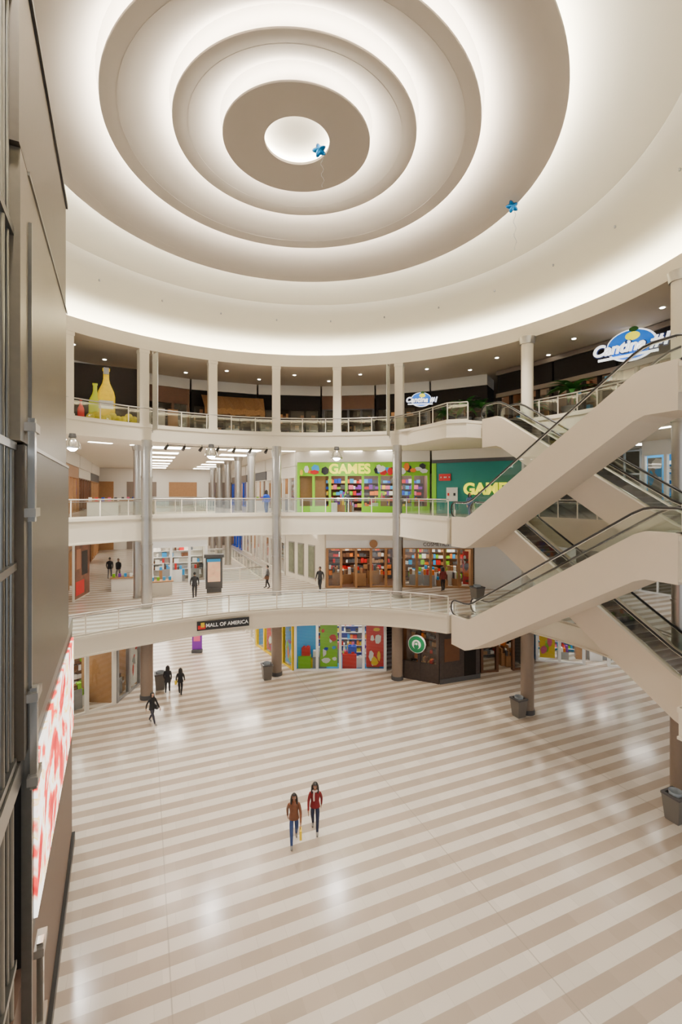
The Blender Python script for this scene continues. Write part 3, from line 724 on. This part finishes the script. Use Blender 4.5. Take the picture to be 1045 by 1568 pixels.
# ------------------------------------------------------------------ plants
def palm(x,y,z,s=1.0):
    o=MB('potted_palm'); o.revolve([(0,z),(0.28*s,z),(0.38*s,z+0.55*s),(0.33*s,z+0.55*s),(0,z+0.48*s)],(x,y),M_DGREY,16)
    o.cyl((x,y,z+0.4*s),(x,y,z+1.2*s),0.05*s,0.03*s,M_BROWN,8)
    for k in range(26):
        a=k*2.4; el=random.uniform(0.3,1.3); L_=random.uniform(0.8,1.3)*s; pts=[]
        for q in range(7):
            t=q/6; rr=L_*t*math.cos(el*(1-0.4*t)); zz=z+1.1*s+L_*t*math.sin(el)-0.7*s*t*t; w=0.12*s*math.sin(pi*min(1,0.1+0.9*t))+0.004
            cx_=x+rr*math.cos(a); cy_=y+rr*math.sin(a); pts.append(((cx_-w*math.sin(a),cy_+w*math.cos(a),zz-0.03),(cx_+w*math.sin(a),cy_-w*math.cos(a),zz-0.03)))
        vs=[p for pr in pts for p in pr]; o.add(vs,[(2*q,2*q+1,2*q+3,2*q+2) for q in range(6)],M_LEAF,True)
    o.build()
palm(7.9,30.0,L4,1.25); palm(9.0,30.2,L4,1.25); palm(13.4,27.2,L4,1.6); palm(7.0,31.6,L4,1.0); palm(11.9,28.9,L4,1.1)

# ------------------------------------------------------------------ balloons
def balloon(x,y,z,rl):
    o=MB('star_balloon'); m=mat('foil_blue',(0.0,0.16,0.5),0.2,0.7)
    pts=[]; n=30
    for k in range(n):
        a=pi/2+2*pi*k/n; w=0.5+0.5*math.cos(5*(a-pi/2)); rr=0.17+0.11*w
        pts.append((rr*math.cos(a+0.3),rr*math.sin(a+0.3)))
    vs=[]
    for yy,s in ((-0.12,0.0),(-0.10,0.4),(-0.06,0.78),(0,1.0),(0.06,0.78),(0.10,0.4),(0.12,0.0)):
        for p in pts: vs.append((x+p[0]*s,y+yy,z+p[1]*s))
    o.add(vs,[(j*n+i,j*n+(i+1)%n,(j+1)*n+(i+1)%n,(j+1)*n+i) for j in range(6) for i in range(n)],m,True)
    rib=[(x+0.05*math.sin(q*1.3)+0.004*q+0.08,y,z-0.2-rl*q/14) for q in range(15)]
    o.tube(rib,0.012,M_WHITE,5); o.build()
balloon(-0.79,17.2,24.98,1.15); balloon(7.0,19.2,24.15,1.6)

# ------------------------------------------------------------------ left screen tower
o=MB('video_screen_tower')
GT=Vector((-0.477,1)).normalized(); NT=Vector((-GT.y,GT.x))
def LT(Y): return Vector((-0.477*Y-1.5,Y))
k_=math.sqrt(1+0.477**2)
m1=mat('screen_back_brown',(0.11,0.09,0.068),0.4,0.4,noise=0.1); m2=mat('screen_back_beige',(0.22,0.19,0.145),0.38,0.5,noise=0.1); m3=mat('base_brown',(0.12,0.07,0.05),0.5,noise=0.05)
M_ST2=mat('frame_steel',(0.2,0.2,0.19),0.3,0.9,noise=0.1)
O=LT(0)
def tb(y0,y1,v0,v1,z0,z1,m): o.obox(O,GT,NT,y0*k_,y1*k_,v0,v1,z0,z1,m)
tb(7.2,13.8,0,1.6,17.8,20.8,m1); tb(7.3,13.9,0,1.6,13.24,17.78,m2); tb(7.6,14.6,0,1.6,8.1,13.2,m1)
tb(7.9,14.0,-0.03,0.0,17.76,17.82,M_ST2); tb(7.9,14.4,-0.03,0.0,13.19,13.26,M_STEEL); tb(7.0,13.85,-0.05,1.6,20.8,20.92,M_BLACK)
tb(3.0,16.6,0.05,1.6,7.7,8.08,M_ST2)
tb(3.0,16.9,0.1,1.5,0,4.2,m3); tb(3.0,16.9,0.0,1.6,0,0.3,M_BLACK)
tb(8.2,16.5,0.06,1.5,4.2,7.7,M_BLACK)
def screenmat():
    sm=bpy.data.materials.new('video_screen'); sm.use_nodes=True; nt=sm.node_tree; bb=nt.nodes['Principled BSDF']
    tc=nt.nodes.new('ShaderNodeTexCoord'); no=nt.nodes.new('ShaderNodeTexNoise'); no.inputs['Scale'].default_value=0.45; no.inputs['Distortion'].default_value=2.5; no.inputs['Detail'].default_value=3
    cr=nt.nodes.new('ShaderNodeValToRGB'); el=cr.color_ramp.elements
    el[0].position=0.34; el[0].color=(0.45,0.0,0.01,1); el[1].position=0.68; el[1].color=(0.9,0.05,0.03,1)
    for p_,c_ in ((0.42,(0.9,0.05,0.04,1)),(0.45,(1,0.45,0.30,1)),(0.48,(1,0.92,0.82,1)),(0.56,(1,0.96,0.88,1)),(0.59,(1,0.6,0.05,1)),(0.62,(1,0.85,0.6,1))):
        x1=el.new(p_); x1.color=c_
    nt.links.new(tc.outputs['Object'],no.inputs['Vector']); nt.links.new(no.outputs['Fac'],cr.inputs['Fac'])
    nt.links.new(cr.outputs[0],bb.inputs['Base Color']); nt.links.new(cr.outputs[0],bb.inputs['Emission Color']); bb.inputs['Emission Strength'].default_value=2.6
    return sm
tb(8.9,16.3,0.0,0.06,4.4,7.45,screenmat())
tb(7.95,8.02,-0.05,0.1,0.3,17.0,M_ST2)
for y0,zc_ in ((7.65,12.8),(7.85,8.3),(8.5,3.4)):
    tb(y0,y0+0.16,-0.14,-0.04,zc_-0.85,zc_+0.85,M_CHROME)
    for q in (-0.7,0.7): tb(y0-0.05,y0+0.4,-0.16,0.0,zc_+q-0.07,zc_+q+0.07,M_STEEL)
for yy,rr in ((3.2,.06),(4.6,.06),(5.9,.05),(6.15,.05),(6.5,.035),(6.75,.06),(7.15,.035),(7.4,.05)):
    p=LT(yy)+NT*0.15; o.cyl((p.x,p.y,0.3),(p.x,p.y,21.5),rr,rr,M_ST2,12)
for zz in (1.5,3.2,4.9,8.1,11.2,13.1,16.4,20.0): tb(3.0,7.5,0.08,0.2,zz,zz+0.12,M_ST2)
for k in range(10): tb(3.0,7.3,0.25,0.27,9.0+k*0.25,9.08+k*0.25,M_STEEL)
for k in range(8): tb(3.0,6.6,0.25,0.27,13.3+k*0.2,13.36+k*0.2,M_STEEL)
tb(3.0,7.3,0.3,0.33,0.3,21.3,M_GLASSD); tb(3.0,7.6,1.2,1.4,0.3,21.3,m2)
o.build()

# ------------------------------------------------------------------ people
def person(pos,ang,ht,top,bottom,hair,skin,shoes,stride=1.0,phase=1,coat=0.86,longhair=0.0,bag=None,arm=1.0,scarf=None,female=True):
    f=phase; sw=0.30*stride
    J={}; E=[]
    def j(n,p,r): J[n]=(Vector(p),r)
    j('pel',(0,0,0.93),(0.145,0.105)); j('waist',(0,0,1.07),(0.125,0.09)); j('chest',(0,0.0,1.25),(0.155,0.105)); j('nb',(0,-0.01,1.41),(0.085,0.07)); j('nk',(0,0.005,1.50),(0.05,0.05)); j('hd',(0,0.015,1.57),(0.05,0.055))
    for s,fr_ in ((1,f),(-1,-f)):
        n='R' if s>0 else 'L'
        if fr_>0: kn=(s*0.095,0.55*sw+0.03,0.50); an=(s*0.09,1.0*sw,0.09); to=(s*0.10,1.0*sw+0.17,0.055)
        else: kn=(s*0.095,-0.25*sw+0.03,0.49); an=(s*0.09,-1.0*sw,0.12 if stride>0.3 else 0.09); to=(s*0.10,-1.0*sw+0.16,0.045)
        j('hip'+n,(s*0.09,0,0.86),(0.095,0.095)); j('kn'+n,kn,(0.066,0.068)); j('cf'+n,((kn[0]+an[0])/2,(kn[1]+an[1])/2-0.015,(kn[2]*0.6+an[2]*0.4)),(0.06,0.062)); j('an'+n,an,(0.042,0.046)); j('to'+n,to,(0.042,0.032))
        E.extend([('pel','hip'+n,'b'),('hip'+n,'kn'+n,'b'),('kn'+n,'cf'+n,'b'),('cf'+n,'an'+n,'b'),('an'+n,'to'+n,'s')])
        a=-fr_*0.22*stride*arm
        sw_=0.175 if female else 0.195
        j('sh'+n,(s*sw_,0,1.375),(0.06,0.06)); j('el'+n,(s*(sw_+0.055),a*0.55-0.02,1.10),(0.05,0.05)); j('wr'+n,(s*(sw_+0.05),a*1.1+0.06,0.87),(0.034,0.034)); j('ha'+n,(s*(sw_+0.045),a*1.25+0.08,0.81),(0.03,0.018))
        E.extend([('chest','sh'+n,'t'),('sh'+n,'el'+n,'t'),('el'+n,'wr'+n,'t'),('wr'+n,'ha'+n,'k')])
    E.extend([('pel','waist','t'),('waist','chest','t'),('chest','nb','t'),('nb','nk','k'),('nk','hd','k')])
    names=list(J); bm=bmesh.new(); lay=bm.verts.layers.skin.verify(); bv={}
    for n in names:
        v_=bm.verts.new(J[n][0]); v_[lay].radius=J[n][1]; v_[lay].use_root=(n=='pel'); bv[n]=v_
    for a_,b_,_ in E: bm.edges.new((bv[a_],bv[b_]))
    me=bpy.data.meshes.new('tmp'); bm.to_mesh(me); bm.free()
    ob=bpy.data.objects.new('tmp',me); sc.collection.objects.link(ob)
    sk=ob.modifiers.new('s','SKIN'); sk.branch_smoothing=0.6; ss=ob.modifiers.new('ss','SUBSURF'); ss.levels=2; ss.render_levels=2
    bpy.context.view_layer.update(); dg=bpy.context.evaluated_depsgraph_get()
    em=bpy.data.meshes.new_from_object(ob.evaluated_get(dg))
    mm={'b':bottom,'s':shoes,'t':top,'k':skin}
    o=MB('person'); vs=[tuple(v_.co) for v_ in em.vertices]; groups={}
    def dist(p,a_,b_):
        ab=b_-a_; t=max(0,min(1,(p-a_).dot(ab)/ab.length_squared)); return (p-(a_+ab*t)).length
    for p in em.polygons:
        cc=p.center; best=min(E,key=lambda e_: dist(cc,J[e_[0]][0],J[e_[1]][0])); k=best[2]
        if k=='b' and cc.z<0.10: k='s'
        groups.setdefault(k,[]).append(tuple(p.vertices))
    base=len(o.v); o.v.extend(vs)
    for k,fs in groups.items():
        mi=o.midx(mm[k])
        for f_ in fs: o.f.append([base+i for i in f_]); o.mi.append(mi); o.sm.append(True)
    bpy.data.objects.remove(ob); bpy.data.meshes.remove(me); bpy.data.meshes.remove(em)
    rg=[(coat,0.185,0.135),(coat+0.01,0.19,0.14),(0.98,0.168,0.122),(1.08,0.15,0.11),(1.22,0.17,0.12),(1.33,0.18,0.118),(1.40,0.15,0.10),(1.44,0.085,0.075),(1.47,0.07,0.07)]
    if coat<0.8: rg[0]=(coat,0.215,0.17); rg.insert(2,(0.9,0.185,0.14))
    n=20; lv=[]
    for z_,a_,b_ in rg:
        for i in range(n):
            t=2*pi*i/n; lv.append((a_*math.cos(t),b_*math.sin(t),z_))
    o.add(lv,[(q*n+i,q*n+(i+1)%n,(q+1)*n+(i+1)%n,(q+1)*n+i) for q in range(len(rg)-1) for i in range(n)],top,True)
    o.add(lv[:n],[tuple(range(n-1,-1,-1))],top)
    if scarf:
        o.tube([(0.085*math.cos(t),0.075*math.sin(t)+0.01,1.455+0.01*math.sin(3*t)) for t in [2*pi*q/12 for q in range(13)]],0.035,scarf,8)
        o.tube([(0.03,0.10,1.44),(0.04,0.135,1.3),(0.035,0.14,1.15)],0.03,scarf,8)
    hc=(0,0.02,1.605)
    def hf(x,y,z):
        if z<-0.2:
            k=1-0.28*(-z-0.2); x*=k; y=y*k+0.05
        if y>0.8 and abs(x)<0.22 and -0.35<z<0.15: y+=0.22
        if y>0.75 and 0.12<z<0.35 and 0.15<abs(x)<0.5: y-=0.08
        return x,y,z
    o.sphere(hc,(0.076,0.095,0.115),skin,20,16,hf)
    for s in (-1,1):
        o.sphere((s*0.03,0.105,1.615),(0.013,0.008,0.008),M_WHITE,8,6); o.sphere((s*0.03,0.111,1.615),(0.006,0.005,0.006),M_BLACK,8,6)
        o.sphere((s*0.078,0.015,1.60),(0.012,0.022,0.032),skin,8,6); o.tube([(s*0.048,0.103,1.633),(s*0.03,0.111,1.638),(s*0.014,0.11,1.634)],0.004,hair,5)
    o.sphere((0,0.108,1.555),(0.025,0.008,0.008),mat('lips',(0.45,0.12,0.1),0.5),8,6)
    hs=1.0+ (0.22 if longhair>0.5 else 0)
    o.sphere((0,0.005,1.625),(0.09*hs,0.108*hs,0.118+0.02*(hs-1)),hair,20,14,None,lambda x,y,z: not(y>0.045 and z<0.055) and z>-0.08)
    if longhair>0:
        lr=[(1.66,0.088,0.09),(1.58,0.098,0.088),(1.50,0.10,0.08),(1.42,0.095,0.07),(1.36,0.07,0.05)]
        hv=[]; nn=14; sc_=1+0.25*longhair
        for z_,a_,b_ in lr:
            for i in range(nn+1):
                t=pi*0.92+ (pi*1.16)*i/nn; hv.append((a_*sc_*math.cos(t),-0.025+b_*sc_*1.1*math.sin(t)+0.02,z_))
        o.add(hv,[(q*(nn+1)+i,q*(nn+1)+i+1,(q+1)*(nn+1)+i+1,(q+1)*(nn+1)+i) for q in range(4) for i in range(nn)],hair,True)
        for s in (-1,1): o.tube([(s*0.075*sc_,0.03,1.66),(s*0.09*sc_,0.03,1.56),(s*0.095*sc_,0.04,1.46),(s*0.085*sc_,0.06,1.38)],0.03*sc_,hair,8)
    for n_ in ('R','L'):
        h=J['ha'+n_][0]; s=1 if n_=='R' else -1
        o.sphere((h.x,h.y,h.z),(0.018,0.036,0.045),skin,10,8)
        for q in range(4):
            y_=h.y+0.027-q*0.018; l=[0.062,0.072,0.068,0.052][q]
            o.tube([(h.x,y_,h.z-0.03),(h.x-s*0.004,y_+0.004,h.z-0.03-l*0.5),(h.x-s*0.016,y_+0.004,h.z-0.03-l)],0.0082,skin,6)
        o.tube([(h.x,h.y+0.025,h.z+0.015),(h.x-s*0.012,h.y+0.052,h.z-0.01),(h.x-s*0.018,h.y+0.058,h.z-0.045)],0.0095,skin,6)
    if bag:
        h=J['haL'][0]
        if bag[0]=='shoulder':
            o.tube([(0.15,0.0,1.42),(0.0,0.14,1.2),(-0.2,0.08,0.95)],0.012,M_BLACK,6)
            o.obox((-0.26,0.0),(0,1),(1,0),-0.14,0.14,-0.06,0.06,0.72,0.98,bag[1])
        else:
            o.obox((h.x,h.y),(0,1),(1,0),-0.13,0.13,-0.04,0.04,h.z-0.42,h.z-0.12,bag[1])
            o.tube([(h.x,h.y-0.08,h.z-0.12),(h.x,h.y,h.z-0.03),(h.x,h.y+0.08,h.z-0.12)],0.006,bag[1],5)
    mz=min(v_[2] for v_ in o.v); o.v=[(v_[0],v_[1],v_[2]-mz) for v_ in o.v]
    return o.build(loc=pos,rotz=ang,scale=ht/1.72)
SK1=mat('skin_brown',(0.30,0.15,0.09),0.5); SK2=mat('skin_light',(0.60,0.36,0.25),0.5)
HB=mat('hair_black',(0.012,0.01,0.01),0.5,noise=0.5,nscale=40,bump=0.5)
CB=mat('cloth_black',(0.018,0.018,0.022),0.8,noise=0.2); JN=mat('jeans_blue',(0.03,0.06,0.18),0.8,noise=0.2,nscale=20); LJ=mat('jacket_brown',(0.15,0.048,0.018),0.45,noise=0.3,nscale=15)
RW=mat('sweater_red',(0.17,0.008,0.012),0.85,noise=0.3,nscale=25); SH=mat('shoe_grey',(0.2,0.19,0.18),0.5); GC=mat('cloth_grey',(0.15,0.15,0.16),0.8)
person((-1.68,16.8,0),pi+0.12,1.74,LJ,JN,HB,SK1,SH,1.0,1,0.84,0.4,('hand',M_YELLOW))
person((-0.96,17.4,0),pi+0.0,1.76,RW,mat('jeans_dark',(0.012,0.018,0.05),0.8),HB,SK1,SH,0.8,-1,0.86,0.8,None,scarf=mat('scarf_cream',(0.6,0.5,0.45),0.8))
person((-10.25,25.5,0),-pi/2-0.5,1.68,CB,mat('trousers_grey',(0.05,0.05,0.07),0.8),HB,SK2,SH,1.1,1,0.80,0.3,('shoulder',M_DGREY))
person((-10.85,29.4,0),0.2,1.72,CB,CB,HB,SK1,M_BLACK,0.5,1,0.7,0.3)
person((-9.95,29.1,0),0.1,1.68,CB,CB,HB,SK2,M_BLACK,0.6,-1,0.84,0.3,('shoulder',M_YELLOW))
person((-19.0,38.6,L2),0.3,1.75,CB,GC,HB,SK1,M_BLACK,0.7,1,0.8,0.0,None,female=False)
person((-18.1,38.2,L2),pi,1.72,CB,GC,HB,SK1,M_BLACK,0.7,1,0.86,0.0,None)
person((-9.75,31.3,L2),0.4,1.75,CB,CB,HB,SK1,M_BLACK,0.5,1,0.8,0.0,None,female=False)
person((-1.5,33.6,L2),pi-0.4,1.75,CB,CB,HB,SK1,M_BLACK,0.5,-1,0.84,0.0,None,female=False)
person((-5.4,34.6,L2),pi/2,1.7,GC,CB,HB,SK2,M_BLACK,0.5,1,0.84,0.0,('shoulder',M_BROWN),female=False)
person((7.3,33.6,L2),0.2,1.72,mat('cloth_maroon',(0.2,0.03,0.03),0.8),CB,HB,SK2,M_BLACK,0.2,1,0.86,0.3)
person((-5.35,33.7,L3),0.6,1.72,M_BLUE,JN,HB,SK2,SH,0.3,1,0.86,0.2)
person((0.5,34.6,L3),pi,1.7,CB,CB,HB,SK1,M_BLACK,0.3,1,0.86,0.2)
person((7.9,28.9,L3),pi+0.5,1.5,mat('cloth_denim',(0.08,0.15,0.35),0.8),JN,HB,SK2,SH,0.3,1,0.86,0.3)

# ------------------------------------------------------------------ lights
def spot(x,y,z,en,ang=70,col=(1,0.93,0.83),rad=0.25,blend=0.8,name='rotunda_downlight'):
    l=bpy.data.lights.new(name,'SPOT'); l.energy=en; l.spot_size=math.radians(ang); l.spot_blend=blend; l.color=col; l.shadow_soft_size=rad
    ob=bpy.data.objects.new(name,l); ob.location=(x,y,z); sc.collection.objects.link(ob); return ob
for i in range(8):
    x,y=ring(i*45+10,12.0); spot(x,y,23.6,5400,85,rad=0.35)
for x,y in lamps: spot(x,y,14.6,1500,120,(1,0.97,0.92),0.12)
for a in (-50,-34,-18,-2,14,30,46):
    x,y=ring(a,14.2 if a>-40 else 13.6); spot(x,y,4.4,300,110,(1,0.86,0.68),0.15,name='soffit_downlight')

w=bpy.data.worlds.new('World'); sc.world=w; w.use_nodes=True
bg=w.node_tree.nodes['Background']; bg.inputs[0].default_value=(0.92,0.96,1.0,1); bg.inputs[1].default_value=1.5

# ------------------------------------------------------------------ camera
cam=bpy.data.cameras.new('camera'); cam.sensor_fit='HORIZONTAL'; cam.sensor_width=24; cam.lens=24*720/1045
cam.shift_y=-27/1045; cam.clip_end=300
co=bpy.data.objects.new('camera',cam); co.location=(0,0,12.4); co.rotation_euler=(pi/2,0,0); sc.collection.objects.link(co)
sc.camera=co
